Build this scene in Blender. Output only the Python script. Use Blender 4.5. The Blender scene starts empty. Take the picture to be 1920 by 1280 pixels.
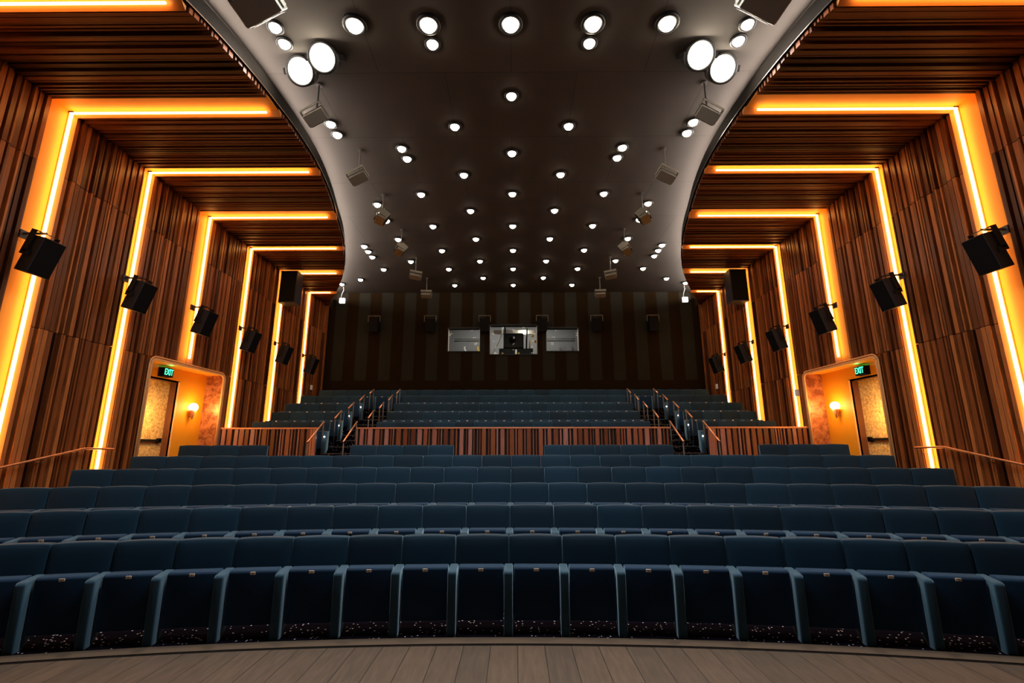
import bpy, bmesh, math, random
from mathutils import Vector, Matrix, Euler
random.seed(7)
SC = bpy.context.scene
COL = SC.collection
CAMH = 1.86                      # eye height above the front row floor
W = 8.35                          # half width of the hall (face of the slats)
ZS = 6.2 + CAMH                  # underside of the slatted soffit
ZC = 6.9 + CAMH                  # dark ceiling
YB = 20.6                        # rear wall
R = math.radians

# ------------------------------------------------------------------ materials
def mat(name, color=(.5,.5,.5), rough=.5, metal=0., sheen=0., sheen_tint=None, sheen_rough=.4, emit=None, estr=0., spec=None):
    m = bpy.data.materials.new(name); m.use_nodes = True
    b = m.node_tree.nodes['Principled BSDF']
    b.inputs['Base Color'].default_value = (*color, 1)
    b.inputs['Roughness'].default_value = rough
    b.inputs['Metallic'].default_value = metal
    if sheen:
        b.inputs['Sheen Weight'].default_value = sheen
        b.inputs['Sheen Roughness'].default_value = sheen_rough
        if sheen_tint: b.inputs['Sheen Tint'].default_value = (*sheen_tint, 1)
    if spec is not None: b.inputs['Specular IOR Level'].default_value = spec
    if emit:
        b.inputs['Emission Color'].default_value = (*emit, 1)
        b.inputs['Emission Strength'].default_value = estr
    return m
def nt(m): return m.node_tree.nodes, m.node_tree.links, m.node_tree.nodes['Principled BSDF']

def wood_slats(name, c1, c2, c3, stretch, rough=.35):
    m = mat(name, c1, rough)
    n, l, b = nt(m)
    geo = n.new('ShaderNodeNewGeometry')
    ramp = n.new('ShaderNodeValToRGB')
    ramp.color_ramp.elements[0].color = (*c1, 1); ramp.color_ramp.elements[1].color = (*c2, 1)
    e = ramp.color_ramp.elements.new(.5); e.color = (*c3, 1)
    l.new(geo.outputs['Random Per Island'], ramp.inputs[0])
    tc = n.new('ShaderNodeTexCoord'); mp = n.new('ShaderNodeMapping'); mp.inputs['Scale'].default_value = stretch
    ns = n.new('ShaderNodeTexNoise'); ns.inputs['Scale'].default_value = 6; ns.inputs['Detail'].default_value = 4
    l.new(tc.outputs['Object'], mp.inputs[0]); l.new(mp.outputs[0], ns.inputs[0])
    mr = n.new('ShaderNodeMapRange'); mr.inputs[1].default_value = .3; mr.inputs[2].default_value = .7
    mr.inputs[3].default_value = .65; mr.inputs[4].default_value = 1.25
    l.new(ns.outputs[0], mr.inputs[0])
    mx = n.new('ShaderNodeMix'); mx.data_type = 'RGBA'; mx.blend_type = 'MULTIPLY'; mx.inputs[0].default_value = 1
    l.new(ramp.outputs[0], mx.inputs[6]); l.new(mr.outputs[0], mx.inputs[7])
    l.new(mx.outputs[2], b.inputs['Base Color'])
    return m
M = {}
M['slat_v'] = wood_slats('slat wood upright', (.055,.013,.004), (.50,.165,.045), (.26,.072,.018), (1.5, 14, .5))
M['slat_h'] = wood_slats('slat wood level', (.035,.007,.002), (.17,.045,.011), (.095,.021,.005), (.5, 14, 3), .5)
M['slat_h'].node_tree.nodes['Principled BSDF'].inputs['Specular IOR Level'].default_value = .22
M['parapet'] = wood_slats('parapet slat wood', (.13,.035,.015), (.46,.21,.18), (.30,.09,.035), (14, 2, .6), .42)
M['board'] = mat('slat backing', (.006,.003,.002), .8)
M['lip'] = mat('edge board', (.60,.24,.07), .4)
M['amber'] = mat('amber painted reveal', (.80,.33,.04), .6)
M['amber_deep'] = mat('deep amber paint', (.80,.33,.006), .6)
M['led'] = mat('led strip', (1,.8,.5), .5, emit=(1,.46,.11), estr=18)
M['cove'] = mat('cove light', (1,1,1), .5, emit=(1,.85,.74), estr=115)
M['bulb'] = mat('lit bulb', (1,1,1), .5, emit=(1,.84,.62), estr=30)
M['bulb_big'] = mat('lit stage bulb', (1,1,1), .5, emit=(1,.88,.70), estr=60)
M['sconce'] = mat('lit globe', (1,1,1), .5, emit=(1,.72,.36), estr=9)
M['white_lit'] = mat('lit white box', (1,1,1), .5, emit=(1,.93,.82), estr=1.6)
M['step_lit'] = mat('lit step lens', (1,1,1), .5, emit=(1,.93,.8), estr=7)
M['black'] = mat('black paint', (.007,.007,.008), .45, spec=.25)
M['speaker'] = mat('speaker cabinet', (.020,.022,.036), .6, spec=.2)
M['grille'] = mat('speaker grille', (.005,.005,.006), .8, spec=.1)
M['grey'] = mat('grey cabinet', (.16,.145,.115), .5)
M['steel'] = mat('dark steel', (.09,.085,.085), .4, .6)
M['chrome'] = mat('bright steel', (.7,.68,.64), .3, 1.)
M['copper'] = mat('copper rail', (.85,.38,.20), .3, .75)
M['copper_frame'] = mat('copper frame', (.95,.50,.20), .5, 0.)
M['cap'] = mat('copper toned cap', (.62,.25,.13), .38, .3)
M['plate'] = mat('seat number plate', (.75,.62,.50), .35, .3)
M['digit'] = mat('plate lettering', (.10,.06,.03), .6)
M['booth'] = mat('booth wall', (.30,.29,.285), .8)
M['booth_white'] = mat('booth white trim', (.75,.75,.75), .5)
M['yellow'] = mat('yellow plastic', (.75,.50,.05), .5)
M['white'] = mat('white plastic', (.92,.90,.86), .5)
M['fascia'] = mat('dark fascia', (.012,.010,.009), .85, spec=.1)
M['velvet'] = mat('dark blue velvet', (.0035,.024,.048), .75, sheen=.8, sheen_tint=(.38,.62,.78), sheen_rough=.35, spec=.25)
M['velvet_arm'] = mat('blue velvet armrest', (.015,.058,.098), .7, sheen=1., sheen_tint=(.55,.75,.88), sheen_rough=.4, spec=.3)
M['velvet_pan'] = mat('navy velvet seat', (.0025,.024,.062), .75, sheen=.8, sheen_tint=(.40,.62,.74), sheen_rough=.35, spec=.25)
n, l, b = nt(M['velvet'])
oi = n.new('ShaderNodeObjectInfo'); hs = n.new('ShaderNodeHueSaturation'); hs.inputs['Color'].default_value = (.0035,.024,.048,1)
mr = n.new('ShaderNodeMapRange'); mr.inputs[3].default_value = .7; mr.inputs[4].default_value = 1.25
l.new(oi.outputs['Random'], mr.inputs[0]); l.new(mr.outputs[0], hs.inputs['Value']); l.new(hs.outputs[0], b.inputs['Base Color'])

# carpet with pale flecks
m = M['carpet'] = mat('dark flecked carpet', (.0035,.0025,.005), .95, spec=.02)
n, l, b = nt(m)
tc = n.new('ShaderNodeTexCoord'); vo = n.new('ShaderNodeTexVoronoi'); vo.inputs['Scale'].default_value = 24
l.new(tc.outputs['Object'], vo.inputs['Vector'])
r1 = n.new('ShaderNodeMath'); r1.operation = 'LESS_THAN'; r1.inputs[1].default_value = .20; l.new(vo.outputs['Distance'], r1.inputs[0])
sp = n.new('ShaderNodeSeparateColor'); l.new(vo.outputs['Color'], sp.inputs[0])
r2 = n.new('ShaderNodeMath'); r2.operation = 'LESS_THAN'; r2.inputs[1].default_value = .5; l.new(sp.outputs[0], r2.inputs[0])
mu = n.new('ShaderNodeMath'); mu.operation = 'MULTIPLY'; l.new(r1.outputs[0], mu.inputs[0]); l.new(r2.outputs[0], mu.inputs[1])
mx = n.new('ShaderNodeMix'); mx.data_type = 'RGBA'; mx.inputs[6].default_value = (.0035,.0025,.005,1); mx.inputs[7].default_value = (.55,.50,.55,1)
l.new(mu.outputs[0], mx.inputs[0]); l.new(mx.outputs[2], b.inputs['Base Color'])

# stage planks (run away from the camera)
m = M['planks'] = mat('stage planks', (.20,.135,.09), .5)
n, l, b = nt(m)
tc = n.new('ShaderNodeTexCoord'); mp = n.new('ShaderNodeMapping'); mp.inputs['Rotation'].default_value = (0,0,R(90)); mp.inputs['Location'].default_value = (0,-.07,0)
br = n.new('ShaderNodeTexBrick'); br.offset = .37
br.inputs['Color1'].default_value = (.092,.062,.042,1); br.inputs['Color2'].default_value = (.066,.047,.034,1); br.inputs['Mortar'].default_value = (.012,.009,.007,1)
br.inputs['Scale'].default_value = 1; br.inputs['Brick Width'].default_value = 2.6; br.inputs['Row Height'].default_value = .258
br.inputs['Mortar Size'].default_value = .004; br.inputs['Mortar Smooth'].default_value = .1
l.new(tc.outputs['Object'], mp.inputs[0]); l.new(mp.outputs[0], br.inputs['Vector'])
mp2 = n.new('ShaderNodeMapping'); mp2.inputs['Scale'].default_value = (9, 1, 1); ns = n.new('ShaderNodeTexNoise'); ns.inputs['Scale'].default_value = 3; ns.inputs['Detail'].default_value = 8; ns.inputs['Roughness'].default_value = .65
l.new(tc.outputs['Object'], mp2.inputs[0]); l.new(mp2.outputs[0], ns.inputs[0])
mr = n.new('ShaderNodeMapRange'); mr.inputs[1].default_value = .3; mr.inputs[2].default_value = .7; mr.inputs[3].default_value = .7; mr.inputs[4].default_value = 1.3
l.new(ns.outputs[0], mr.inputs[0])
mx = n.new('ShaderNodeMix'); mx.data_type = 'RGBA'; mx.blend_type = 'MULTIPLY'; mx.inputs[0].default_value = 1
l.new(br.outputs[0], mx.inputs[6]); l.new(mr.outputs[0], mx.inputs[7]); l.new(mx.outputs[2], b.inputs['Base Color'])
M['stage_edge'] = mat('stage edge board', (.095,.066,.045), .45)

# ceiling panels
m = M['ceiling'] = mat('dark ceiling panels', (.058,.052,.047), .8, spec=.08)
n, l, b = nt(m)
tc = n.new('ShaderNodeTexCoord'); br = n.new('ShaderNodeTexBrick'); br.offset = .5
br.inputs['Color1'].default_value = (.058,.052,.047,1); br.inputs['Color2'].default_value = (.054,.048,.044,1); br.inputs['Mortar'].default_value = (.02,.018,.018,1)
br.inputs['Scale'].default_value = 1; br.inputs['Brick Width'].default_value = 2.5; br.inputs['Row Height'].default_value = 1.9; br.inputs['Mortar Size'].default_value = .005
l.new(tc.outputs['Object'], br.inputs['Vector']); l.new(br.outputs[0], b.inputs['Base Color'])

# rear wall fabric stripes
m = M['rear'] = mat('striped rear fabric', (.03,.03,.03), .95, spec=.02)
n, l, b = nt(m)
tc = n.new('ShaderNodeTexCoord'); sx = n.new('ShaderNodeSeparateXYZ'); l.new(tc.outputs['Object'], sx.inputs[0])
a = n.new('ShaderNodeMath'); a.operation = 'MULTIPLY_ADD'; a.inputs[1].default_value = 1/1.04; a.inputs[2].default_value = 100.25; l.new(sx.outputs[0], a.inputs[0])
fr = n.new('ShaderNodeMath'); fr.operation = 'FRACT'; l.new(a.outputs[0], fr.inputs[0])
gt = n.new('ShaderNodeMath'); gt.operation = 'GREATER_THAN'; gt.inputs[1].default_value = .5; l.new(fr.outputs[0], gt.inputs[0])
zz = n.new('ShaderNodeMath'); zz.operation = 'GREATER_THAN'; zz.inputs[1].default_value = 4.72; l.new(sx.outputs[2], zz.inputs[0])
mm = n.new('ShaderNodeMath'); mm.operation = 'MULTIPLY'; l.new(gt.outputs[0], mm.inputs[0]); l.new(zz.outputs[0], mm.inputs[1])
mx = n.new('ShaderNodeMix'); mx.data_type = 'RGBA'; mx.inputs[6].default_value = (.015,.009,.004,1); mx.inputs[7].default_value = (.021,.020,.016,1)
l.new(mm.outputs[0], mx.inputs[0]); l.new(mx.outputs[2], b.inputs['Base Color'])

# mottled copper reveal and patterned door leaf
def mottled(name, c1, c2, scale, rough, metal, lo=.42, hi=.6, kind='noise'):
    m = mat(name, c1, rough, metal); n, l, b = nt(m)
    tc = n.new('ShaderNodeTexCoord')
    if kind == 'noise':
        t = n.new('ShaderNodeTexNoise'); t.inputs['Detail'].default_value = 6; t.inputs['Roughness'].default_value = .7; t.inputs['Distortion'].default_value = .6
        o = t.outputs[0]
    else:
        t = n.new('ShaderNodeTexVoronoi'); t.feature = 'SMOOTH_F1'; o = t.outputs['Distance']
    t.inputs['Scale'].default_value = scale; l.new(tc.outputs['Object'], t.inputs['Vector'])
    rp = n.new('ShaderNodeValToRGB'); rp.color_ramp.elements[0].position = lo; rp.color_ramp.elements[1].position = hi
    rp.color_ramp.elements[0].color = (*c1,1); rp.color_ramp.elements[1].color = (*c2,1)
    l.new(o, rp.inputs[0]); l.new(rp.outputs[0], b.inputs['Base Color'])
    bp = n.new('ShaderNodeBump'); bp.inputs['Strength'].default_value = .25; bp.inputs['Distance'].default_value = .02
    l.new(o, bp.inputs['Height']); l.new(bp.outputs[0], b.inputs['Normal'])
    return m
M['patina'] = mottled('mottled copper', (.26,.09,.04), (.62,.27,.12), 5, .36, .4)
M['leaf'] = mottled('gold relief pattern', (.42,.19,.04), (.98,.66,.27), 20, .5, 0., .35, .6)
M['jamb'] = mat('dark door jamb', (.20,.07,.03), .5)

m = M['glass'] = bpy.data.materials.new('booth glass'); m.use_nodes = True
n, l = m.node_tree.nodes, m.node_tree.links; n.clear()
o = n.new('ShaderNodeOutputMaterial'); t = n.new('ShaderNodeBsdfTransparent'); t.inputs[0].default_value = (.93,.95,.94,1); g = n.new('ShaderNodeBsdfGlossy'); g.inputs['Roughness'].default_value = .02
x = n.new('ShaderNodeMixShader'); x.inputs[0].default_value = .006; l.new(t.outputs[0], x.inputs[1]); l.new(g.outputs[0], x.inputs[2]); l.new(x.outputs[0], o.inputs[0])
M['exit_box'] = mat('green sign face', (.003,.02,.01), .4, spec=.05)
M['exit_txt'] = mat('green lit letters', (.2,1,.6), .4, emit=(.06,1,.48), estr=2.2)

# ------------------------------------------------------------------ helpers
def link(o): COL.objects.link(o); return o
def tag(o, label=None, cat=None, group=None, kind=None):
    if label: o['label'] = label
    if cat: o['category'] = cat
    if group: o['group'] = group
    if kind: o['kind'] = kind
    return o
def obj(name, bm, m, parent=None, smooth=False):
    bmesh.ops.recalc_face_normals(bm, faces=bm.faces[:])
    me = bpy.data.meshes.new(name); bm.to_mesh(me); bm.free(); me.materials.append(m)
    if smooth:
        for p in me.polygons: p.use_smooth = True
    o = bpy.data.objects.new(name, me); link(o)
    if parent: o.parent = parent
    return o
def empty(name, loc=(0,0,0), rot=(0,0,0)):
    o = bpy.data.objects.new(name, None); o.empty_display_size = .1; o.location = loc; o.rotation_euler = rot; return link(o)
def box(bm, x0, x1, y0, y1, z0, z1, mtx=None):
    if x0 > x1: x0, x1 = x1, x0
    vs = [bm.verts.new((x, y, z)) for x in (x0, x1) for y in (y0, y1) for z in (z0, z1)]
    if mtx is not None:
        for v in vs: v.co = mtx @ v.co
    for q in ((0,1,3,2),(4,6,7,5),(0,4,5,1),(2,3,7,6),(0,2,6,4),(1,5,7,3)):
        bm.faces.new([vs[i] for i in q])
    return vs
def bbox(x0, x1, y0, y1, z0, z1, bev=0, seg=2, mtx=None):
    bm = bmesh.new(); box(bm, x0, x1, y0, y1, z0, z1)
    if bev: bmesh.ops.bevel(bm, geom=bm.edges[:], offset=bev, segments=seg, profile=.5, affect='EDGES')
    if mtx is not None: bm.transform(mtx)
    return bm
def tube(bm, pts, r, seg=8):
    pts = [Vector(p) for p in pts]; rings = []
    for i, p in enumerate(pts):
        d = (pts[min(i+1, len(pts)-1)] - pts[max(i-1, 0)]).normalized()
        a = Vector((0,0,1)) if abs(d.z) < .9 else Vector((1,0,0))
        u = d.cross(a).normalized(); v = d.cross(u)
        rings.append([bm.verts.new(p + r*(math.cos(2*math.pi*k/seg)*u + math.sin(2*math.pi*k/seg)*v)) for k in range(seg)])
    for a, b in zip(rings, rings[1:]):
        for k in range(seg): bm.faces.new([a[k], a[(k+1) % seg], b[(k+1) % seg], b[k]])
    bm.faces.new(rings[0][::-1]); bm.faces.new(rings[-1])
def lathe(bm, prof, seg=16, z=0, cx=0, cy=0):
    rings = []
    for r, h in prof:
        if r < 1e-5: rings.append([bm.verts.new((cx, cy, z+h))])
        else: rings.append([bm.verts.new((cx + r*math.cos(2*math.pi*k/seg), cy + r*math.sin(2*math.pi*k/seg), z+h)) for k in range(seg)])
    for a, b in zip(rings, rings[1:]):
        for k in range(seg):
            k2 = (k+1) % seg
            if len(a) == 1 and len(b) == 1: continue
            if len(a) == 1: bm.faces.new([a[0], b[k], b[k2]])
            elif len(b) == 1: bm.faces.new([a[k], a[k2], b[0]])
            else: bm.faces.new([a[k], a[k2], b[k2], b[k]])
def prism(bm, poly, axis, a0, a1):
    """extrude a 2-D outline along an axis"""
    def P(p, a): return {'x': (a, p[0], p[1]), 'y': (p[0], a, p[1]), 'z': (p[0], p[1], a)}[axis]
    A = [bm.verts.new(P(p, a0)) for p in poly]; B = [bm.verts.new(P(p, a1)) for p in poly]
    bm.faces.new(A[::-1]); bm.faces.new(B)
    for i in range(len(poly)):
        j = (i+1) % len(poly); bm.faces.new([A[i], A[j], B[j], B[i]])
def copy_tree(o):
    c = o.copy(); COL.objects.link(c)
    for ch in o.children:
        d = ch.copy(); COL.objects.link(d); d.parent = c
        for g in ch.children:
            e = g.copy(); COL.objects.link(e); e.parent = d
    return c
def text_mesh(body, size, ext=.001):
    cu = bpy.data.curves.new('t', 'FONT'); cu.body = body; cu.size = size; cu.extrude = ext; cu.align_x = 'CENTER'; cu.align_y = 'CENTER'
    o = bpy.data.objects.new('t', cu); link(o)
    dg = bpy.context.evaluated_depsgraph_get(); dg.update()
    me = bpy.data.meshes.new_from_object(o.evaluated_get(dg)); bpy.data.objects.remove(o); return me

# ------------------------------------------------------------------ camera
f = 887.
cam = bpy.data.cameras.new('camera'); co = bpy.data.objects.new('camera', cam); link(co); SC.camera = co
cam.sensor_width = 36; cam.lens = 36*f/1920; cam.clip_start = .05
co.location = (.05, 0, CAMH)
co.matrix_world = Matrix.Translation((.05,0,CAMH)) @ Matrix.Rotation(math.atan(5/887), 4, 'Z') @ Matrix.Rotation(R(90+12.6), 4, 'X') @ Matrix.Rotation(R(-.10), 4, 'Z')

# ------------------------------------------------------------------ soffit edge curve
EC = [(-4, 7.6), (2, 5.9), (3.5, 5.3), (5.5, 4.73), (6.6,4.53), (7.7, 4.43), (8.7, 4.41), (9.75, 4.47), (11, 4.67), (12.1, 4.92), (13.1, 5.14), (14.1, 5.43), (15.2, 5.80), (16.3, 6.24), (17.4,6.75), (18.5, 7.30), (19.6, 7.95), (20.6, 8.38)]
def edge(y):
    for (a, xa), (b, xb) in zip(EC, EC[1:]):
        if a <= y <= b:
            i = EC.index((a, xa)); t = (y-a)/(b-a)
            p0 = EC[max(i-1,0)]; p3 = EC[min(i+2,len(EC)-1)]
            m0 = (xb-p0[1])/(b-p0[0])*(b-a); m1 = (p3[1]-xa)/(p3[0]-a)*(b-a)
            return (2*t**3-3*t*t+1)*xa + (t**3-2*t*t+t)*m0 + (-2*t**3+3*t*t)*xb + (t**3-t*t)*m1
    return EC[-1][1]

# ------------------------------------------------------------------ side walls, soffits, LED frames
LED = [5.53, 7.80, 9.80, 12.0, 14.1, 16.3, 18.5]
GAP = [.38, .38, .16, .38, .16, .38, .16]
LIP = .12
BAYS = [(2.2, LED[0]-GAP[0])] + [(LED[i]+LIP, (LED[i+1]-GAP[i+1]) if i < 6 else YB) for i in range(7)]
ZJ = [3.93, 6.81]
DY0, DY1, DZ1, DZ0 = 10.74, 13.52, 2.03+CAMH, 1.01        # door opening along y, head and sill height
def slat_seq(a, b, rnd, scale=1.):
    y = a + .012
    while y < b - .02:
        w = rnd.choice([.085,.075,.034,.034,.055,.028,.07])*scale; g = rnd.choice([.026,.04,.032,.052])*scale
        if y + w > b: w = b - y
        yield y, w, rnd.choice([.045,.02,.06])
        y += w + g
ceiling = bmesh.new()
box(ceiling, -8.9, 8.9, -4.2, YB+.3, ZC, ZC+.2)
ceiling = tag(obj('ceiling', ceiling, M['ceiling']), 'dark panelled ceiling between the curved slatted soffits', 'ceiling', kind='structure')
nums = ['second', 'third', 'fourth', 'fifth', 'sixth', 'seventh', 'eighth', 'ninth', 'tenth', 'eleventh', 'twelfth', 'thirteenth', 'fourteenth']
ordn = ['first'] + nums
for s, side in ((-1, 'left'), (1, 'right')):
    rnd = random.Random(11)
    # core wall with a hole for the exit recess
    bm = bmesh.new(); X0, X1 = s*(W+.13), s*(W+.35)
    box(bm, X0, X1, -4.2, DY0-.02, -.5, ZC); box(bm, X0, X1, DY1+.02, YB+.3, -.5, ZC)
    box(bm, X0, X1, DY0-.02, DY1+.02, DZ1+.02, ZC); box(bm, X0, X1, DY0-.02, DY1+.02, -.5, DZ0-.02)
    wall = tag(obj('wall_'+side, bm, M['board']), side+' side wall of upright timber slats', 'wall', kind='structure')
    sof = bmesh.new()
    ys = [-4.2 + i*.31 for i in range(81)]; ys = [y for y in ys if y < YB] + [YB]
    for i in range(len(ys)-1):
        a, b_ = ys[i], ys[i+1]; xa, xb = edge(max(a,-4)), edge(max(b_,-4))
        v = [sof.verts.new(c) for c in ((s*xa,a,ZS+.09),(s*xb,b_,ZS+.09),(s*(W+.13),b_,ZS+.09),(s*(W+.13),a,ZS+.09),(s*xa,a,ZS+.13),(s*xb,b_,ZS+.13),(s*(W+.13),b_,ZS+.13),(s*(W+.13),a,ZS+.13))]
        for q in ((0,1,2,3),(4,7,6,5),(0,4,5,1),(3,2,6,7)): sof.faces.new([v[k] for k in q])
    soffit = obj('slatted_soffit', sof, M['board'], ceiling)
    # curved fascia with bright bead
    bm = bmesh.new(); bd = bmesh.new(); pts = []
    for i in range(len(ys)-1):
        a, b_ = ys[i], ys[i+1]; xa, xb = edge(max(a,-4)), edge(max(b_,-4))
        if b_ > 20.3: continue
        v = [bm.verts.new((s*(x-dx), y, z)) for (y, x) in ((a,xa),(b_,xb)) for (dx, z) in ((0,ZS+.10),(.04,ZS+.10),(.02,ZS+.40),(0,ZS+.40))]
        for q in ((0,1,5,4),(1,2,6,5),(2,3,7,6),(3,0,4,7)): bm.faces.new([v[k] for k in q])
        pts.append((s*(xa-.045), a, ZS+.105))
    obj('fascia', bm, M['fascia'], ceiling)
    tube(bd, pts, .008, 5); obj('edge_bead', bd, M['chrome'], ceiling)
    # hidden cove light lying on top of the soffit behind the fascia
    bm = bmesh.new()
    for i in range(0, len(ys)-1):
        a, b_ = ys[i], ys[i+1]
        if a < 3 or b_ > 20.2: continue
        xa, xb = edge(a)+.20, edge(b_)+.20
        bm.faces.new([bm.verts.new(c) for c in ((s*xa,a,ZS+.38),(s*xb,b_,ZS+.38),(s*xb,b_,ZS+.46),(s*xa,a,ZS+.46))])
    tag(obj('cove_light', bm, M['cove']), f'warm white cove light strip hidden behind the {side} curved ceiling edge', 'light strip')
    for bi, (a, b_) in enumerate(BAYS):
        bm = bmesh.new()
        for y, w, dp in slat_seq(a, b_, rnd):
            z0 = 0 if y < 10 else .9
            if y + w > DY0-.06 and y < DY1+.06: z0 = DZ1+.05
            zs = [z0] + [z for z in ZJ if z > z0+.2] + [ZS+.09]
            for za, zb in zip(zs, zs[1:]):
                box(bm, s*(W+.12), s*(W+.055-dp), y, y+w, za+.006, zb-.006)
        if bi == 7 or bi >= 0:
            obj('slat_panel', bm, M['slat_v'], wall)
        bm = bmesh.new()
        for y, w, dp in slat_seq(a, b_, rnd):
            y2 = min(y+w, YB-.01); xe = (edge(y)+edge(y2))/2
            if xe > W-.1: continue
            vs = box(bm, s*(W+.05), s*(xe+.0), y, y2, ZS+.055-dp, ZS+.095)
            for v in vs:
                if abs(abs(v.co.x) - xe) < 1e-4: v.co.x = s*(edge(v.co.y)-.005)
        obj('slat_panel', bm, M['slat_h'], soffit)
    for k, (y, g) in enumerate(zip(LED, GAP)):
        zb = DZ1+.06 if k == 3 else (0 if y < 10 else .9)
        xe = edge(y)
        # amber reveals
        bm = bmesh.new()
        box(bm, s*(W+.10), s*(W+.13), y-g, y, zb, ZS+.13); 
        box(bm, s*(edge(y-g/2)+.02), s*(W+.13), y-g, y, ZS+.075, ZS+.10)
        obj('reveal', bm, M['amber'], wall)
        bm = bmesh.new()
        prism(bm, [(s*(W+.09), y+.004), (s*(W+.005), y+LIP-.01), (s*(W+.13), y+LIP-.01), (s*(W+.13), y+.004)], 'z', zb, ZS+.05) 
        prism(bm, [(y+.004, ZS+.085), (y+LIP-.01, ZS+.0), (y+LIP-.01, ZS+.11), (y+.004, ZS+.11)], 'x', min(s*xe, s*(W+.02)), max(s*xe, s*(W+.02)))
        obj('edge_board', bm, M['lip'], wall)
        if k == 0: continue
        where = f'{ordn[k-1]} frame from the stage'
        r_ = empty('led_frame', (s*(W+.02), y, zb))
        tag(r_, f'glowing amber light strip, {side} wall and soffit, {where}', 'light strip', f'amber light strips')
        bm = bmesh.new(); zbl = (DZ1+.22 if k == 3 else zb) - zb
        box(bm, -s*.030, s*.005, -.035, .0, zbl, ZS+.015-zb)
        obj('wall_strip', bm, M['led'], r_)
        bm = bmesh.new(); box(bm, s*(xe+.22-W-.02), s*.02, -.03, .0, ZS-.005-zb, ZS+.02-zb)
        if k == 5:   # the big cabinet sits here
            pass
        obj('soffit_strip', bm, M['led'], r_)
    k0 = 0
    r_ = empty('led_frame', (s*(W+.02), LED[0], 0)); tag(r_, f'glowing amber strip along the soffit at the top {side} corner of the photo', 'light strip', 'amber light strips')
    bm = bmesh.new(); box(bm, -s*.025, s*.005, -.03, .0, 0, ZS+.015); obj('wall_strip', bm, M['led'], r_)
    bm = bmesh.new(); box(bm, s*(edge(5.6)+.22-W-.02), s*.02, -.03, .0, ZS-.005, ZS+.02); obj('soffit_strip', bm, M['led'], r_)

    # ------------- exit recess
    XI = W+.50; JY = 12.42; DH = 1.68+CAMH
    door = empty('door_1' if s < 0 else 'door_2', (s*W, (DY0+DY1)/2, DZ0)); tag(door, side+' exit recess with amber walls and patterned door', 'doorway', kind='structure')
    def P(bm, name, m, smooth=False):
        bm.transform(Matrix.Translation((-s*W, -(DY0+DY1)/2, -DZ0))); return obj(name, bm, m, door, smooth)
    bm = bmesh.new()   # amber back wall around the door
    box(bm, s*XI, s*(XI+.06), JY, DY1, DZ0, DZ1); box(bm, s*XI, s*(XI+.06), DY0-.1, JY, DH, DZ1)
    P(bm, 'back_panel', M['amber_deep'])
    bm = bmesh.new(); box(bm, s*(W+.12), s*(XI+.06), DY0-.1, DY1+.1, DZ1, DZ1+.05); P(bm, 'recess_soffit', M['amber_deep'])
    bm = bmesh.new(); box(bm, s*(W+.02), s*(XI+.06), DY1, DY1+.05, DZ0, DZ1); P(bm, 'far_reveal', M['patina'])
    bm = bmesh.new(); box(bm, s*(W+.02), s*(XI+.06), DY0-.05, DY0, DZ0, DZ1); P(bm, 'near_reveal', M['patina'])
    bm = bmesh.new(); box(bm, s*XI, s*(XI+.26), JY, JY+.04, DZ0, DH+.03); box(bm, s*(XI), s*(XI+.26), DY0-.1, JY+.04, DH, DH+.04); P(bm, 'jamb', M['jamb'])
    bm = bmesh.new(); box(bm, s*(XI-.012), s*XI, JY-.02, JY+.03, DZ0, DH+.02); P(bm, 'jamb_trim', M['copper_frame'])
    bm = bmesh.new(); box(bm, s*(XI+.22), s*(XI+.26), DY0-.1, JY, DZ0, DH); lf = P(bm, 'door_leaf', M['leaf'])
    bm = bmesh.new(); box(bm, s*(XI+.15), s*(XI+.19), DY0+.0, JY-.12, DZ0+1.0, DZ0+1.06); box(bm, s*(XI+.15), s*(XI+.22), JY-.2, JY-.1, DZ0+.97, DZ0+1.09)
    bm.transform(Matrix.Translation((-s*W, -(DY0+DY1)/2, -DZ0))); obj('panic_bar', bm, M['black'], lf)
    # rounded frame of two beads
    bm = bmesh.new()
    for off, rad in ((0, .028), (.06, .02)):
        pts = []; y0, y1, zt = DY0-off, DY1+off, DZ1+off; rr = .14+off
        pts.append((s*(W+.0), y0, DZ0-.1))
        for i in range(7): t = math.pi - i*math.pi/12; pts.append((s*(W+.0), y0+rr+rr*math.cos(t), zt-rr+rr*math.sin(t)))
        for i in range(7): t = math.pi/2 - i*math.pi/12; pts.append((s*(W+.0), y1-rr+rr*math.cos(t), zt-rr+rr*math.sin(t)))
        pts.append((s*(W+.0), y1, DZ0-.1)); tube(bm, pts, rad, 8)
    P(bm, 'frame', M['copper_frame'], True)
    # exit sign (hangs on the back panel, facing the hall)
    ex = empty('exit_sign', (s*(XI-.03), 11.80, 1.86+CAMH)); tag(ex, f'green illuminated EXIT sign above the {side} side door', 'exit sign', 'exit signs')
    obj('housing', bbox(-.0 if s > 0 else -.03, .03 if s > 0 else 0, -.17, .17, -.115, .115, 0), M['black'], ex)
    bm = bbox(-.06, .06, -.165, .165, -.11, .11, .006); bm.transform(Matrix.Translation((-s*.06,0,0)))
    hb = obj('box', bm, M['grille'], ex)
    me = text_mesh('EXIT', .235, .003); me.materials.append(M['exit_txt'])
    t = bpy.data.objects.new('lettering', me); link(t); t.parent = ex
    t.location = (-s*.124, 0, 0); t.rotation_euler = (R(90), 0, R(90) if s < 0 else R(-90)); t.scale = (.62, .95, 1)
    L = bpy.data.lights.new('sign_glow', 'POINT'); L.energy = .9; L.color = (.05,1,.45); L.shadow_soft_size = .05; lo = bpy.data.objects.new('sign_glow', L); link(lo); lo.parent = ex; lo.location = (-s*.16, 0, .13)
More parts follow.
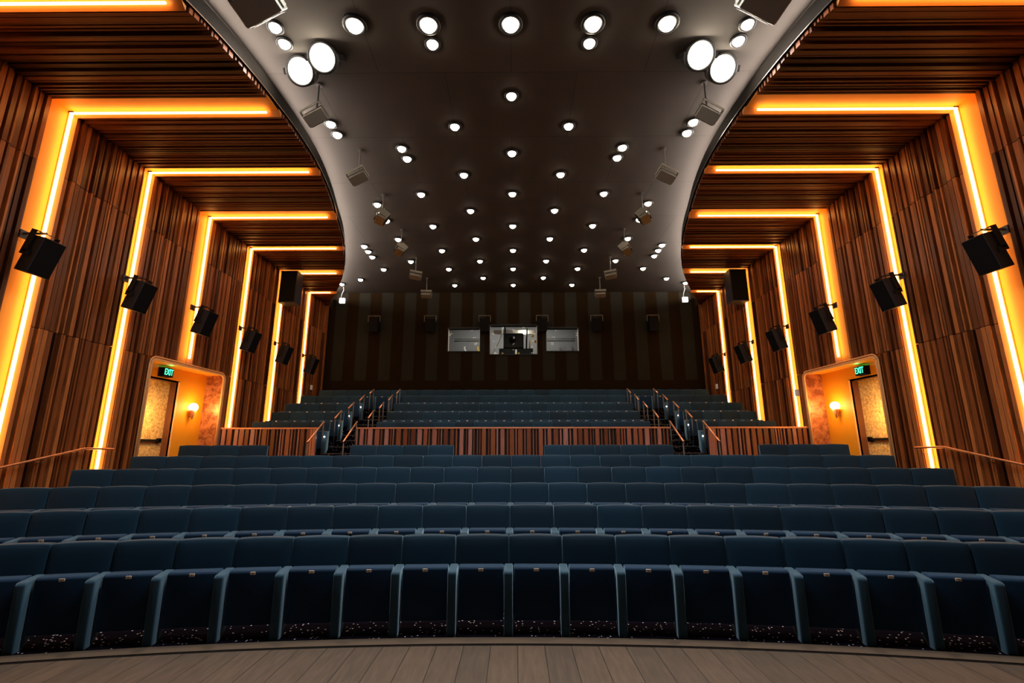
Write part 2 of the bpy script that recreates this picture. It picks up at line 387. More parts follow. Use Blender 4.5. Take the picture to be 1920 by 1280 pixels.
    # sconce
    sc = empty('wall_sconce', (s*(XI-.10), 12.98, 1.08+CAMH)); tag(sc, f'glowing round globe wall sconce beside the {side} exit door', 'wall lamp', 'globe sconces')
    bm = bmesh.new(); bmesh.ops.create_uvsphere(bm, u_segments=20, v_segments=12, radius=.115); obj('globe', bm, M['sconce'], sc, True)
    bm = bmesh.new(); lathe(bm, [(0,-.33),(.02,-.32),(.045,-.22),(.085,-.12),(.09,-.08),(.0,-.07)], 16); tube(bm, [(0,0,-.24),(s*.05,0,-.25),(s*.10,0,-.25)], .015); obj('bracket', bm, M['cap'], sc, True)
    L = bpy.data.lights.new('sconce_glow', 'POINT'); L.energy = 34; L.color = (1,.50,.15); L.shadow_soft_size = .11; lo = bpy.data.objects.new('sconce_glow', L); link(lo); lo.parent = sc; lo.location = (-s*.16, 0, 0)
    L = bpy.data.lights.new('recess_fill', 'POINT'); L.energy = 30; L.color = (1,.56,.17); L.shadow_soft_size = .06; lo = bpy.data.objects.new('recess_fill', L); link(lo); lo.location = (s*(W+.2), 11.7, DZ1-1.25)  # added point light without a fixture, brightens the amber recess

    # handrail along the wall
    hr = empty('wall_handrail', (s*(W-.13), 8, 0)); tag(hr, f'thin copper handrail sloping down along the {side} slatted wall', 'handrail', 'wall handrails')
    bm = bmesh.new(); pts = [(0, 9.95-8, 1.84), (0, 9.27-8, 1.85), (0, 7.84-8, 1.56), (0, 6.4-8, 1.27), (0, 5.3-8, 1.05)]; tube(bm, pts, .021, 8); obj('rail', bm, M['copper'], hr, True)
    for yy, zz in ((9.8,1.82),(8.5,1.68),(7.2,1.41),(6.0,1.17)):
        bm = bmesh.new(); tube(bm, [(0,yy-8,zz),(0,yy-8,zz-.07),(s*.13,yy-8,zz-.09)], .009, 6); obj('bracket', bm, M['steel'], hr)
for (s, x, y, z, lab) in ((-1, W-.06, 19.35, 4.27, 'small white switch plate on left wall near rear row'), (1, W-.06, 19.35, 4.27, 'small white switch plate on right wall near rear row'), (1, W-.06, 13.9, 3.40, 'small white control box on right wall beside the exit recess')):
    bm = bbox(s*(x), s*(x+.05), y-.07, y+.07, z-.1, z+.1, .008); o = tag(obj('wall_plate', bm, M['white']), lab, 'wall plate')

# ------------------------------------------------------------------ rear wall with three booth windows
WIN = [(-2.92, -1.50, 4.17+CAMH, 5.20+CAMH), (-1.05, 1.05, 4.03+CAMH, 5.33+CAMH), (1.47, 2.90, 4.17+CAMH, 5.20+CAMH)]
bm = bmesh.new(); xs = [-8.9]
for w in WIN: xs += [w[0], w[1]]
xs.append(8.9)
for i in range(0, 8, 2): box(bm, xs[i], xs[i+1], YB, YB+.25, -.5, ZC+.1)
for x0, x1, z0, z1 in WIN: box(bm, x0, x1, YB, YB+.25, -.5, z0); box(bm, x0, x1, YB, YB+.25, z1, ZC+.1)
tag(obj('wall_rear', bm, M['rear']), 'dark rear wall with broad fabric stripes', 'wall', kind='structure')
for i, (x0, x1, z0, z1) in enumerate(WIN):
    w = empty(f'window_{i+1}', ((x0+x1)/2, YB, z0)); tag(w, ['left','middle','right'][i]+' projection booth window in the rear wall', 'window', kind='structure')
    hw, h = (x1-x0)/2, z1-z0
    bm = bmesh.new()
    for a in ((-hw-.04,-hw,-.04,h+.04),(hw,hw+.04,-.04,h+.04),(-hw,hw,-.04,0),(-hw,hw,h,h+.06)): box(bm, a[0], a[1], -.03, .02, a[2], a[3])
    obj('frame', bm, M['black'], w)
    bm = bmesh.new()
    for a in ((-hw,-hw+.012,0,h),(hw-.012,hw,0,h)): box(bm, a[0], a[1], .02, .26, a[2], a[3])
    obj('white_lining', bm, M['booth_white'], w)
    bm = bmesh.new(); box(bm, -hw, hw, .10, .106, 0, h); obj('pane', bm, M['glass'], w)
bm = bmesh.new()
BZ0, BZ1 = 5.0, 8.3
box(bm, -4, 4, 24, 24.1, BZ0, BZ1); box(bm, -4.1, -4, YB+.25, 24.1, BZ0, BZ1); box(bm, 4, 4.1, YB+.25, 24.1, BZ0, BZ1); box(bm, -4, 4, YB+.25, 24.1, BZ0-.1, BZ0); box(bm, -4, 4, YB+.25, 24.1, BZ1, BZ1+.1)
tag(obj('wall_booth', bm, M['booth']), 'grey projection booth behind the rear windows', 'wall', kind='structure')
L = bpy.data.lights.new('booth_lamp', 'AREA'); L.energy = 80; L.size = 5; L.size_y = .4; L.shape = 'RECTANGLE'; L.color = (1,.97,.92); lo = bpy.data.objects.new('booth_lamp', L); link(lo); lo.location = (0, 22.6, 8.2)
# booth contents
lb = tag(empty('booth_bulb', (.5, 22.0, 5.37+CAMH)), 'bright bare bulb at the top of the middle booth window', 'lamp')
bm = bmesh.new(); bmesh.ops.create_uvsphere(bm, u_segments=16, v_segments=10, radius=.10); obj('bulb', bm, M['bulb'], lb, True)
bm = bmesh.new(); lathe(bm, [(.03,.08),(.05,.1),(.05,.35),(0,.35)], 12); obj('holder', bm, M['chrome'], lb, True)
bm = bmesh.new(); box(bm, -.95, 1.0, 22.1, 22.2, 7.17, 7.36); tag(obj('ceiling_trough', bm, M['booth_white']), 'white lighting trough across the middle booth window top', 'light fitting')
pj = tag(empty('film_projector', (.05, 21.6, 5.0)), 'large black cinema projector in the middle booth window', 'projector')
obj('body', bbox(-.52, .42, -.1, .8, 1.35, 2.08, .04), M['black'], pj)
obj('base_cabinet', bbox(-.72, .85, -.2, .7, .55, 1.32, .03), M['black'], pj)
bm = bmesh.new(); lathe(bm, [(0,0),(.13,0),(.15,.05),(.15,.25),(0,.25)], 20); bm.transform(Matrix.Translation((-.1,-.1,1.7)) @ Matrix.Rotation(R(90),4,'X')); obj('lens', bm, M['grille'], pj, True)
for x in (-.22, -.08, .06): pass
bm = bmesh.new(); box(bm, .03, .10, -.26, -.2, .7, 1.25); obj('latch', bm, M['chrome'], pj)
bm = bmesh.new(); box(bm, -.60, -.52, -.215, -.2, 1.05, 1.12); box(bm, .15, .23, -.215, -.2, 1.05, 1.12); obj('indicator', bm, M['yellow'], pj)
bm = bmesh.new(); tube(bm, [(-.55,.1,2.45),(-.60,.1,2.1),(-.78,.0,1.6),(-.98,-.05,1.25),(-.95,-.1,1.0),(-.74,-.15,.82)], .028, 8); obj('hose', bm, M['chrome'], pj, True)
bm = bmesh.new(); tube(bm, [(-.45,.3,2.08),(-.45,.3,2.5)], .05, 10); tube(bm, [(.55,.2,1.3),(.57,.25,1.9),(.6,.3,2.4)], .035, 8); obj('duct', bm, M['black'], pj, True)
bm = bmesh.new(); tube(bm, [(.70,.1,1.32),(.72,.15,1.8)], .03, 8); tube(bm, [(.80,.1,1.95),(.88,.1,2.0)], .06, 8); tube(bm, [(.98,.1,1.65),(1.0,.1,1.8)], .05, 8); obj('yellow_pipe', bm, M['yellow'], pj, True)
for x, lab in ((-2.1,'left'), (2.2,'right')):
    bm = bmesh.new(); box(bm, x-.85, x+.85, 22.9, 22.96, 6.98, 7.03); box(bm, x-.85, x+.85, 22.9, 22.96, 7.09, 7.12)
    tag(obj('cable_tray', bm, M['chrome']), f'pale metal cable tray across the {lab} booth window', 'cable tray')
for x, y_, c in ((-2.52, 23.7, 'white'), (-1.85, 23.7, 'yellow')):
    bm = bmesh.new(); tube(bm, [(x,y_,6.9),(x,y_,6.72)], .05, 8); tube(bm, [(x,y_,6.74),(x+.09,y_-.05,6.62)], .05, 8)
    tag(obj('booth_fixture', bm, M[c]), f'small {c} fixture hanging in the left booth window', 'fixture')
for k, x in enumerate((2.20, 2.83, 3.35)):
    hh = (.34, .24, .34)[k]; bm = bbox(x-.17, x+.17, 23.84, 23.995, 6.93-hh, 6.93, .01)
    tag(obj('electrical_box', bm, M['booth']), ['larger grey box at left in the right booth window','smallest grey box mid in the right booth window','grey box at the right edge of the right booth window'][k], 'box', 'electrical boxes')

# front wall, behind the camera
bm = bmesh.new(); box(bm, -8.9, 8.9, -4.3, -4.2, -.5, ZC+.1); tag(obj('wall_front', bm, M['black']), 'dark wall behind the stage', 'wall', kind='structure')

# ------------------------------------------------------------------ floors
YC = -19.0
def arc(Rr, x): return YC + math.sqrt(max(Rr*Rr - x*x, 0))
ROWS = [(5.56, 0.0), (6.68, .19), (7.57, .412), (8.58, .61), (9.70, .795), (11.2, 1.00)]      # back-top distance, floor height
UROWS = [(14.32, 1.70), (15.43, 2.07), (16.27, 2.42), (17.42, 2.81), (19.15, 3.225)]
XS = [-(W+.13) + i*(2*(W+.13))/40 for i in range(41)]
fl = bmesh.new()
fr = [5.24] + [d-.72 for d, z in ROWS[1:]]
for i, (d, z) in enumerate(ROWS):
    z = z if i < 5 else 1.0
    for xa, xb in zip(XS, XS[1:]):
        ya, yb = arc(fr[i]-YC, xa), arc(fr[i]-YC, xb)
        if i < 5: ea, eb = arc(fr[i+1]-YC, xa), arc(fr[i+1]-YC, xb)
        else: ea = eb = 13.8
        v = [fl.verts.new(c) for c in ((xa,ya,z),(xb,yb,z),(xb,eb+.01,z),(xa,ea+.01,z))]; fl.faces.new(v)
        zl = ROWS[i-1][1] if i else -.3
        v = [fl.verts.new(c) for c in ((xa,ya,z),(xb,yb,z),(xb,yb,zl),(xa,ya,zl))]; fl.faces.new(v)
uf = [13.72] + [d-.66 for d, z in UROWS[1:]] + [YB+.1]
for i, (d, z) in enumerate(UROWS): box(fl, -(W+.13), W+.13, uf[i], uf[i+1], (ROWS[5][1] if i == 0 else UROWS[i-1][1])-.02, z)
# side recess floors
for s in (-1, 1): box(fl, s*(W+.1), s*(W+.9), DY0-.1, DY1+.1, .8, 1.0)
steps = []
for s in (-1, 1):
    xa, xb = sorted((s*4.46, s*5.42))
    for k in range(3): steps.append((xa, xb, 12.70+k*.34, 13.73, 1.0, 1.0+.175*(k+1)))
    for i in range(4):
        h = (UROWS[i][1]+UROWS[i+1][1])/2; dd = uf[i+1]-uf[i]; steps.append((xa, xb, uf[i+1]-min(.42, dd*.45), uf[i+1], UROWS[i][1], h))
for a in steps: box(fl, a[0], a[1], a[2], a[3], a[4]-.01, a[5])
floor = tag(obj('floor', fl, M['carpet']), 'dark carpet with pale flecks on the stepped seating tiers', 'floor', kind='structure')
for s in (-1, 1):
    xa, xb = sorted((s*4.46, s*5.42))
    lines = [(12.70+k*.34, 1.0+.175*(k+1)) for k in range(3)] + [(uf[i], UROWS[i][1]) for i in range(5)] + [(uf[i+1]-min(.42,(uf[i+1]-uf[i])*.45), (UROWS[i][1]+UROWS[i+1][1])/2) for i in range(4)]
    for y, z in lines:
        bm = bmesh.new(); box(bm, xa, xb, y-.012, y+.03, z-.02, z+.006); obj('step_nosing', bm, M['steel'], floor)
# stage
bm = bmesh.new(); XW = [-(W+.13)+i*(2*(W+.13))/60 for i in range(61)]
for xa, xb in zip(XW, XW[1:]):
    v = [bm.verts.new(c) for c in ((xa,-4.2,0),(xb,-4.2,0),(xb,arc(5.08-YC,xb),0),(xa,arc(5.08-YC,xa),0))]; bm.faces.new(v)
st = tag(obj('floor_stage', bm, M['planks']), 'brown plank stage floor with curved edge', 'floor', kind='structure')
bm = bmesh.new(); bg = bmesh.new()
for xa, xb in zip(XW, XW[1:]):
    for (B, r0, r1, z) in ((bm, 5.095, 5.25, .012), (bg, 5.078, 5.098, .004)):
        v = [B.verts.new(c) for c in ((xa,arc(r0-YC,xa),z),(xb,arc(r0-YC,xb),z),(xb,arc(r1-YC,xb),z),(xa,arc(r1-YC,xa),z))]; B.faces.new(v)
        w = [B.verts.new((q.co.x, q.co.y, -.3)) for q in v]; B.faces.new([v[0],v[1],w[1],w[0]]); B.faces.new([v[2],v[3],w[3],w[2]])
obj('edge_board', bm, M['stage_edge'], st); obj('edge_gap', bg, M['black'], st)

# ------------------------------------------------------------------ seats
PITCH = .585
def make_back(w=.578):
    bm = bmesh.new(); n = 12; z0, z1 = .30, .905
    prof = [(-.5 + i/n) for i in range(n+1)]
    front = []; rear = []
    rows = [0, .08, .2, .35, .5, .65, .8, .92, 1.0]
    def pt(u, t, back):
        x = u*w; ztop = z1 + .012*(1-(2*u)**2); z = z0 + (ztop-z0)*t
        e = max(abs(2*u), 0); 
        puff = .016*(1-e**6)*(1-(2*t-1)**8)
        lean = -.05 + .06*t
        y = lean - puff if not back else lean + .10
        return (x, y, z)
    F = [[bm.verts.new(pt(u, t, False)) for u in prof] for t in rows]; B = [[bm.verts.new(pt(u, t, True)) for u in prof] for t in rows]
    for G in (F, B):
        for j in range(len(rows)-1):
            for i in range(n): bm.faces.new([G[j][i], G[j][i+1], G[j+1][i+1], G[j+1][i]])
    for j in range(len(rows)-1):
        bm.faces.new([F[j][0], F[j+1][0], B[j+1][0], B[j][0]]); bm.faces.new([F[j][n], F[j+1][n], B[j+1][n], B[j][n]])
    for i in range(n):
        bm.faces.new([F[0][i], F[0][i+1], B[0][i+1], B[0][i]]); bm.faces.new([F[-1][i], F[-1][i+1], B[-1][i+1], B[-1][i]])
    bmesh.ops.recalc_face_normals(bm, faces=bm.faces[:])
    ed = [e for e in bm.edges if len(e.link_faces) == 2 and e.calc_face_angle() > 1.0]
    bmesh.ops.bevel(bm, geom=ed, offset=.014, segments=3, profile=.5, affect='EDGES')
    return bm
def make_pan():
    bm = bmesh.new()
    prism(bm, [(-.215,.13),(-.11,.12),(-.10,.35),(-.07,.642),(-.195,.640),(-.215,.622)], 'x', -.235, .235)
    bmesh.ops.recalc_face_normals(bm, faces=bm.faces[:])
    bmesh.ops.bevel(bm, geom=bm.edges[:], offset=.014, segments=3, profile=.5, affect='EDGES'); return bm
def make_arm():
    bm = bmesh.new()
    prism(bm, [(-.285,.0),(-.295,.595),(-.275,.618),(-.045,.638),(-.07,.60),(-.07,.12),(-.12,.06),(-.18,.0)], 'x', -.044, .044)
    bmesh.ops.recalc_face_normals(bm, faces=bm.faces[:])
    bmesh.ops.bevel(bm, geom=bm.edges[:], offset=.013, segments=3, profile=.5, affect='EDGES'); return bm
seat = empty('theatre_seat')
me_back = obj('backrest', make_back(), M['velvet'], seat, True).data
obj('folded_seat', make_pan(), M['velvet_pan'], seat, True)
obj('armrest', make_arm(), M['velvet_arm'], seat, True).location = (-PITCH/2, 0, 0)
for ch in seat.children:
    if ch.name.startswith('folded_seat'):
        pan = ch
pl = obj('number_plate', bbox(-.027, .027, -.221, -.213, .598, .626, .004), M['plate'], pan)
pl['label'] = 'small metal number plate'
first = [True]
def place(x, y, z, rz, label, group, right_arm=False, number=None, left_arm=True, light=False):
    if first[0]: o = seat; first[0] = False
    else:
        o = seat.copy(); COL.objects.link(o)
        for ch in proto:
            if ch[0] == 'armrest' and not left_arm: continue
            d = ch[1].copy(); COL.objects.link(d); d.parent = o
            if ch[0] == 'folded_seat':
                e = pl.copy(); COL.objects.link(e); e.parent = d
    o.location = (x, y, z); o.rotation_euler = (0, 0, rz); o['label'] = label; o['category'] = 'theatre seat'; o['group'] = group
    if right_arm:
        a = arm_src.copy(); COL.objects.link(a); a.parent = o; a.location = (PITCH/2, 0, 0)
    if number:
        pp = [c for c in o.children if c.name.startswith('folded_seat')][0]
        me = text_mesh(str(number), .024, .0004); me.materials.append(M['digit'])
        t = bpy.data.objects.new('number', me); link(t); t.parent = pp; t.location = (0, -.2222, .611); t.rotation_euler = (R(90), 0, 0)
    return o
proto = [(ch.name.split('.')[0], ch) for ch in seat.children]
arm_src = [c for n_, c in proto if n_ == 'armrest'][0]
def curved(i, s0, n, right_last=True, lab=None, group=None, num0=None):
    d, z = ROWS[i]; Rb = d - YC
    for k in range(n):
        s_ = s0 + (k+.5)*PITCH; a = s_/Rb
        x = Rb*math.sin(a); y = YC + Rb*math.cos(a)
        place(x, y, z, -a, lab(k), group, right_arm=(k == n-1 and right_last), number=(num0+k) if num0 else None)
rown = ['front', 'second', 'third', 'fourth', 'fifth']
for i, h in enumerate((10, 11, 12, 12, 12)):
    def lab(k, h=h, i=i):
        j = k - h
        side, q = ('right', j) if j >= 0 else ('left', -j-1)
        return f'dark blue velvet folding seat, {rown[i]} row, {ordn[q]} to the {side} of the centre armrest'
    curved(i, -h*PITCH-.02, h*2, True, lab, f'seats in the {rown[i]} row', 1 if i < 2 else None)
for (s0, n_, nm) in ((-7.22, 3, 'left wall block'), (-3.70, 4, 'left middle block'), (.72, 5, 'right middle block'), (5.47, 3, 'right wall block')):
    curved(5, s0, n_, True, lambda k, nm=nm: f'dark blue seat before the slatted parapet, {nm}, {ordn[k]} from the left', f'seats in the short sixth row, {nm}')
upn = ['front', 'second', 'third', 'fourth']
for i, (d, z) in enumerate(UROWS[:4]):
    for k in range(14):
        place((k-6.5)*PITCH, d, z, 0, f'dark teal seat, {upn[i]} upper row behind the parapet, centre block, {ordn[k]} from the left', f'upper centre seats, {upn[i]} row', right_arm=(k == 13))
    for s, sd in ((-1,'left'),(1,'right')):
        for k in range(4):
            x = s*(5.50 + (k+.5)*PITCH)
            o = place(x, d, z, 0, f'dark teal seat, {upn[i]} upper row, {sd} block, {ordn[k]} seat from the stair aisle', f'upper {sd} seats, {upn[i]} row', right_arm=(k == (0 if s < 0 else 3)))
            if k == 0:   # aisle end with a small lamp
                bm = bmesh.new(); bmesh.ops.create_uvsphere(bm, u_segments=10, v_segments=6, radius=.022)
                a = obj('aisle_lamp', bm, M['step_lit'], o); a.location = (-s*(PITCH/2), -.305, .47)
                L = bpy.data.lights.new('aisle_glow', 'POINT'); L.energy = .35; L.color = (1,.95,.85); L.shadow_soft_size = .02; lo = bpy.data.objects.new('aisle_glow', L); link(lo); lo.parent = o; lo.location = (-s*(PITCH/2+.0), -.38, .45)
d, z = UROWS[4]
for k in range(27):
    j = k-13; q = 'at the centre' if j == 0 else f'{ordn[abs(j)-1]} {"left" if j < 0 else "right"} of the centre seat'
    place(j*PITCH, d, z, 0, f'dark teal seat in the rearmost row, {q}', 'seats in the rearmost row', right_arm=(k == 26))

# ------------------------------------------------------------------ parapets
def parapet(x0, x1, label, end=None):
    y0 = 13.62; z0, z1 = 1.0, .55+CAMH
    p = empty('parapet', ((x0+x1)/2, y0, z0)); tag(p, label, 'low wall', 'slatted parapets before the upper seats'); cx = (x0+x1)/2
    obj('core', bbox(x0-cx, x1-cx, .03, .12, 0, z1-z0-.03), M['board'], p)
    bm = bmesh.new(); rnd = random.Random(int(abs(x0)*10)); x = x0+.01
    while x < x1-.03:
        w = rnd.choice([.125,.10,.03,.03,.11,.04]); g = rnd.choice([.04,.055,.07]); w = min(w, x1-x)
        dp = rnd.choice([0,.012]); box(bm, x-cx, x+w-cx, dp-.02, .035, 0, z1-z0-.03); x += w+g
    obj('slat_panel', bm, M['parapet'], p)
    obj('cap_rail', bbox(x0-cx-.01, x1-cx+.01, -.02, .15, z1-z0-.04, z1-z0+.008, .008), M['cap'], p)
    if end:
        e = end; obj('end_board', bbox(e-cx-(.20 if e < 0 else 0), e-cx+(.20 if e > 0 else 0), -.006, .0, 0, z1-z0-.04), M['cap'], p)
parapet(-4.44, 4.42, 'wide slatted timber parapet with copper cap across the centre')
parapet(-(W-.0), -5.58, 'slatted timber parapet at left between side wall and stair aisle', -5.58)
parapet(5.50, W-.0, 'slatted timber parapet at right between stair aisle and side wall', 5.50)

# ------------------------------------------------------------------ stair handrails
RL = [((12.7,2.0),(13.7,2.58)), ((14.5,2.73),(15.0,2.99)), ((15.62,3.12),(16.12,3.36)), ((16.7,3.48),(17.2,3.72)), ((17.8,3.85),(18.3,4.06))]
def ground(y):
    if y < 12.7: return 1.0
    z = 1.0
    for k in range(3):
        if y >= 12.70+k*.34: z = 1.0+.175*(k+1)
    for i in range(5):
        if y >= uf[i]: z = UROWS[i][1]
        if i < 4 and y >= uf[i+1]-min(.42,(uf[i+1]-uf[i])*.45): z = (UROWS[i][1]+UROWS[i+1][1])/2
    return z
for s, sd in ((-1,'left'),(1,'right')):
    for X, q in ((5.47,'outer'),(4.40,'inner')):
        for k, ((ya, za), (yb, zb)) in enumerate(RL):
            XX = X if k or q == 'outer' else 4.47
            if q == 'outer': XX = 5.415
            r_ = empty('stair_handrail', (s*XX, ya, za)); tag(r_, f'sloping copper handrail on two dark posts, {sd} stair aisle, {q} side, {"lowest" if k == 0 else ordn[k]+" up"}', 'handrail', f'{sd} stair aisle handrails')
            bm = bmesh.new(); tube(bm, [(0,0,0),(0,yb-ya,zb-za)], .024, 8); obj('rail', bm, M['copper'], r_, True)
            for (y, z) in ((ya+.03, za), (yb-.03, zb)):
                bm = bmesh.new(); tube(bm, [(0,y-ya,z-za-.02),(0,y-ya,ground(y)-za)], .019, 8); obj('post', bm, M['steel'], r_, True)

# ------------------------------------------------------------------ wall loudspeakers
def wall_speaker(s, y, label):
    g = empty('wall_loudspeaker', (s*(W-.02), y, 3.2+CAMH)); tag(g, label, 'loudspeaker', 'wall loudspeakers')
    bm = bmesh.new(); prism(bm, [(-.17,-.12),(-.17,.12),(.12,.19),(.15,.19),(.15,-.19),(.12,-.19)], 'z', -.32, .32)
    bmesh.ops.recalc_face_normals(bm, faces=bm.faces[:]); bmesh.ops.bevel(bm, geom=bm.edges[:], offset=.008, segments=1, affect='EDGES')
    T = Matrix.Translation((-s*.34, 0, -.04)) @ Matrix.Rotation(s*R(-17), 4, 'Y') @ (Matrix.Rotation(R(180), 4, 'Z') if s > 0 else Matrix.Identity(4))
    bm.transform(T); obj('cabinet', bm, M['speaker'], g)
    bm = bmesh.new(); box(bm, .151, .160, -.18, .18, -.31, .31); bm.transform(T); obj('grille', bm, M['grille'], g)
    bm = bmesh.new()
    for yy in (-.205, .193): box(bm, -.13, -.03, yy, yy+.012, .0, .40); box(bm, -.13, .04, yy, yy+.012, -.05, .03)
    box(bm, -.13, -.03, -.205, .205, .39, .402); bm.transform(T); obj('yoke', bm, M['black'], g)
    bm = bmesh.new(); a = T @ Vector((-.08, 0, .40)); tube(bm, [(s*.02, -.02, a.z+.01), (a.x, 0, a.z+.01)], .022, 6); box(bm, s*.0, s*.03, -.07, .07, a.z-.07, a.z+.07); obj('arm', bm, M['steel'], g)
for s, sd in ((-1,'left'),(1,'right')):
    for k, y in enumerate((7.45, 9.62, 11.8, 14.0, 16.15, 18.4)):
        wall_speaker(s, y, f'black tilted loudspeaker on {sd} wall, {"nearest the stage" if k == 0 else ordn[k]+" from the stage"}')
    g = tag(empty('bass_cabinet', (s*(W-.42), 16.1, 4.96+CAMH)), f'tall black loudspeaker cabinet in the upper {sd} corner under the soffit', 'loudspeaker')
    bm = bmesh.new(); prism(bm, [(-.29,-.30),(.29,-.30),(.29,.16),(-.29,.16)], 'z', 0, 1.17); obj('cabinet', bm, M['speaker'], g)
    obj('grille', bbox(-.26, .26, -.31, -.30, .04, 1.13), M['grille'], g)
    obj('bracket', bbox(-.2, .2, -.1, .1, 1.17, 1.24), M['black'], g)

# ------------------------------------------------------------------ hanging ceiling loudspeakers
def ceil_speaker(s, x, y, label, sc=1.0, yaw=0, tilt=0):
    g = empty('hanging_loudspeaker', (s*x, y, ZC)); tag(g, label, 'loudspeaker', 'loudspeakers hanging from the ceiling')
    bm = bmesh.new(); tube(bm, [(0,0,0),(0,0,-.52)], .018, 8); lathe(bm, [(0,-.0),(.06,-.0),(.06,-.03),(0,-.03)], 12); obj('rod', bm, M['steel'], g)
    T = Matrix.Translation((0,0,-.70)) @ Matrix.Rotation(s*R(yaw), 4, 'Z') @ Matrix.Rotation(s*R(tilt), 4, 'Y') @ Matrix.Rotation(R(62), 4, 'X') @ Matrix.Scale(sc, 4)
    bm = bmesh.new(); prism(bm, [(-.14,-.10),(.14,-.10),(.19,.09),(.17,.13),(-.17,.13),(-.19,.09)], 'x', -.0, .0) if False else prism(bm, [(-.13,-.11),(.13,-.14),(.16,.08),(-.16,.13)], 'x', -.20, .20)
    bmesh.ops.recalc_face_normals(bm, faces=bm.faces[:]); bmesh.ops.bevel(bm, geom=bm.edges[:], offset=.006, segments=1, affect='EDGES'); bm.transform(T); obj('cabinet', bm, M['grey'], g)
    bm = bmesh.new()
    for xx in (-.222, .21): box(bm, xx, xx+.012, -.07, .07, -.10, .19)
    box(bm, -.222, .222, -.05, .05, .185, .197); bm.transform(T); obj('yoke', bm, M['grey'], g)
    bm = bmesh.new(); prism(bm, [(-.11,-.118),(.11,-.145),(.11,-.15),(-.11,-.123)], 'x', -.17, .17); bm.transform(T); obj('grille', bm, M['grille'], g)
for s, sd in ((-1,'left'),(1,'right')):
    for k, y in enumerate((5.55, 7.88, 9.97, 12.0, 14.2, 16.5, 18.7)):
        ceil_speaker(s, 3.74 if k == 1 else 3.60, y, f'grey box loudspeaker on a ceiling rod, {sd} side, {"nearest the stage" if k == 0 else ordn[k]+" from the stage"}', (1.45,1.0,1,1,1,1,1)[k], (12,10,8,62,60,-12,-5)[k], (20,24,24,8,8,-8,0)[k])
pos = ['far left', 'second from the left', 'just left of the centre window', 'just right of the centre window', 'second from the right', 'far right']
for k, x in enumerate((-6.2, -3.7, -1.28, 1.28, 3.7, 6.2)):
    g = tag(empty('rear_loudspeaker', (x, YB, 5.55+CAMH)), f'dark loudspeaker on the rear wall above the windows, {pos[k]}', 'loudspeaker', 'rear wall loudspeakers')
    bm = bbox(-.20, .20, -.42, -.14, -.50, .08, .01); bm.transform(Matrix.Rotation(R(10), 4, 'X')); obj('cabinet', bm, M['grille'], g)
    bm = bmesh.new(); box(bm, -.26, .26, -.34, -.24, .16, .175); tube(bm, [(0,-.29,.17),(0,-.0,.2)], .02, 6); tube(bm, [(-.26,-.29,.17),(-.26,-.29,-.1)], .012, 6); tube(bm, [(.26,-.29,.17),(.26,-.29,-.1)], .012, 6); obj('yoke', bm, M['grey'], g)
for s, sd in ((-1,'left'),(1,'right')):
    g = tag(empty('hanging_lightbox', (s*7.48, 19.75, ZC)), f'small glowing white box hanging on a cord at the rear {sd} ceiling corner', 'light box', 'hanging white boxes')
    obj('box', bbox(-.115, .115, -.06, .06, -.75, -.53, .012), M['white_lit'], g)
    bm = bmesh.new(); tube(bm, [(0,0,0),(.03,0,-.15),(-.04,0,-.33),(-.07,0,-.53)], .012, 6); obj('cord', bm, M['white'], g, True)

# ------------------------------------------------------------------ ceiling lights
dl = empty('ceiling_downlight')
bm = bmesh.new(); lathe(bm, [(.09,0),(.145,0),(.145,-.035),(.115,-.045),(.09,-.02)], 20); obj('trim_ring', bm, M['black'], dl, True)
bm = bmesh.new(); lathe(bm, [(0,-.105),(.04,-.10),(.075,-.075),(.095,-.04),(.1,0)], 18); obj('bulb', bm, M['bulb'], dl, True)
L = bpy.data.lights.new('downlight_beam', 'SPOT'); L.energy = 36; L.color = (1,.86,.70); L.spot_size = R(95); L.spot_blend = .7; L.shadow_soft_size = .08
lo = bpy.data.objects.new('downlight_beam', L); link(lo); lo.parent = dl; lo.location = (0,0,-.13)
lights = []
fd = [6.53,8.19,10.08,11.95,13.9,15.8,17.6,19.5]; hd = [9.11,11.0,12.9,14.85,16.8,18.6]
for k, y in enumerate(fd): lights.append((0, y, f'round ceiling light on the centre line, {ordn[k]} from the stage'))
def both(x, y, t):
    for s, sd in ((-1,'left'),(1,'right')): lights.append((s*x, y, t.replace('#', sd)))
for k, y in enumerate(hd): both(1.25, y, f'round ceiling light in the first file # of centre, {ordn[k]} of six from the stage')
both(1.37, 6.53, 'large round ceiling light # of centre at the top edge, above a smaller one')
both(1.37, 6.93, 'round ceiling light just below its pair, # of centre, near the top of the photo')
both(2.60, 6.53, 'large round ceiling light at top, between the # bright cluster and the inner pair')
both(2.60, 9.88, 'upper of two touching ceiling lights, # of centre')
both(2.56, 10.28, 'lower of two touching ceiling lights, # of centre')
for k, y in enumerate(fd[3:]): both(2.54, y, f'round ceiling light in the second file # of centre, {ordn[k]} of five from the stage')
for k, y in enumerate((12.5, 13.0, 13.5)): both(3.92, y, f'small ceiling light, {["upper","middle","lower"][k]} of a close row of three beside the # hanging loudspeaker')
both(3.88, 14.85, 'small ceiling light on the # just past the close row of three')
both(3.87, 16.8, 'small ceiling light on the # between two hanging loudspeakers near the rear')
both(3.94, 9.0, 'upper of a pair of ceiling lights next to the # hanging loudspeaker')
both(3.93, 9.36, 'lower of a pair of ceiling lights next to the # hanging loudspeaker')
both(3.95, 6.57, 'upper of two ceiling lights above the # bright cluster'); both(3.95, 6.90, 'lower of two ceiling lights above the # bright cluster')
both(5.12, 17.6, 'ceiling light alone on the # outer part near the rear')
for k, y in enumerate((15.4, 15.85, 16.35)): both(5.2, y, f'small ceiling light, {["upper","middle","lower"][k]} of three by the # soffit edge')
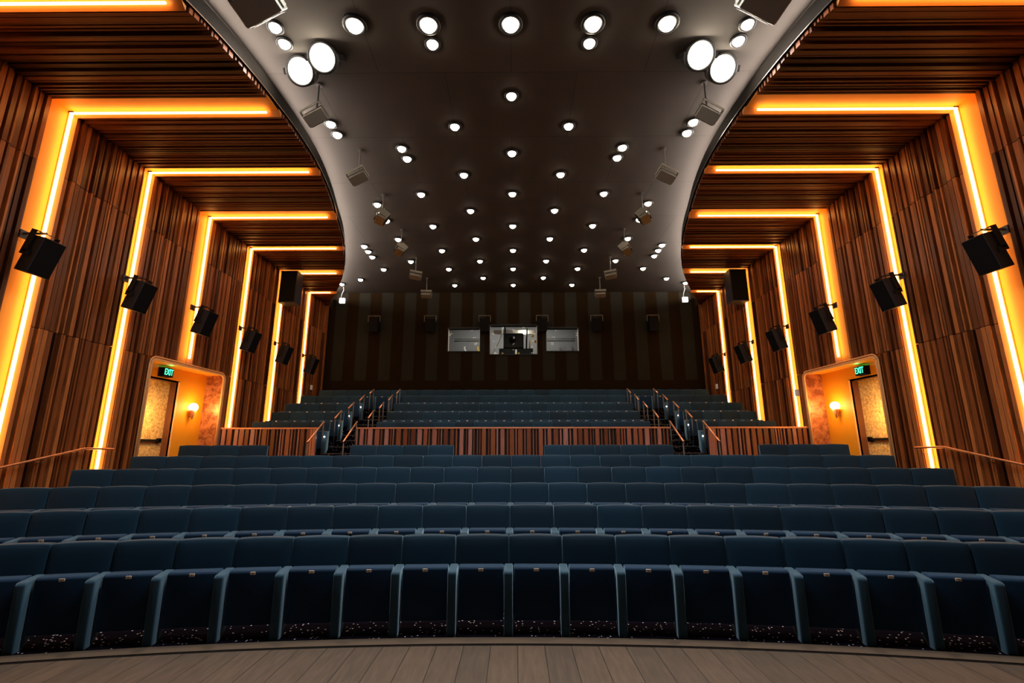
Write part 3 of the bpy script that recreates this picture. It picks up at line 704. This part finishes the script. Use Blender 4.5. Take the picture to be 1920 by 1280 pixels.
both(6.4, 18.75, 'small ceiling light near the rear # curve of the soffit'); both(7.38, 19.3, 'small ceiling light in the rear # corner above the hanging white box')
for i, (x, y, t) in enumerate(lights):
    o = dl if i == 0 else copy_tree(dl)
    o.location = (x, y, ZC); k_ = 1.4 if y < 6.6 and abs(x) < 3 else 1.; o.scale = (k_,)*3; tag(o, t, 'ceiling light', 'round ceiling downlights')
# bright stage spotlights
sl = empty('stage_spotlight')
bm = bmesh.new(); lathe(bm, [(0,.30),(.15,.28),(.19,.2),(.20,0),(.17,0),(.15,.05),(0,.06)], 24); obj('housing', bm, M['black'], sl, True)
bm = bmesh.new(); lathe(bm, [(0,-.06),(.08,-.05),(.14,-.02),(.165,.02)], 24); obj('lens', bm, M['bulb_big'], sl, True)
bm = bmesh.new(); box(bm, -.23, -.20, -.04, .04, .0, .30); box(bm, .20, .23, -.04, .04, .0, .30); box(bm, -.23, .23, -.04, .04, .29, .32); obj('yoke', bm, M['black'], sl)
L = bpy.data.lights.new('stage_beam', 'SPOT'); L.energy = 450; L.color = (1,.88,.76); L.spot_size = R(120); L.spot_blend = .8; L.shadow_soft_size = .15
lo = bpy.data.objects.new('stage_beam', L); link(lo); lo.parent = sl; lo.location = (0,0,-.1)
for i, (x, y, t) in enumerate(((-3.32, 7.0, 'inner of the two dazzling stage spotlights at upper left'), (-3.84, 7.30, 'outer of the two dazzling stage spotlights at upper left'), (3.32, 7.0, 'inner of the two dazzling stage spotlights at upper right'), (3.84, 7.30, 'outer of the two dazzling stage spotlights at upper right'))):
    o = sl if i == 0 else copy_tree(sl)
    o.location = (x, y, ZC-.22); o.rotation_euler = (R(-48), 0, 0); o.scale = (1.3,)*3; tag(o, t, 'spotlight', 'bright stage spotlights')

# unseen area light added overhead to brighten the front seats and stage edge
L = bpy.data.lights.new('front_row_fill', 'AREA'); L.shape = 'RECTANGLE'; L.size = 6; L.size_y = .4; L.energy = 520; L.color = (.90,.96,1)
lo = bpy.data.objects.new('front_row_fill', L); link(lo); lo.location = (0, 5.2, 8.6)
# ------------------------------------------------------------------ world, view
w = bpy.data.worlds.new('world'); SC.world = w; w.use_nodes = True
w.node_tree.nodes['Background'].inputs[0].default_value = (.5,.6,.8,1); w.node_tree.nodes['Background'].inputs[1].default_value = 0.0
vs = SC.view_settings; vs.view_transform = 'Standard'; vs.look = 'None'; vs.gamma = 1; vs.use_curve_mapping = False; vs.exposure = 0.0
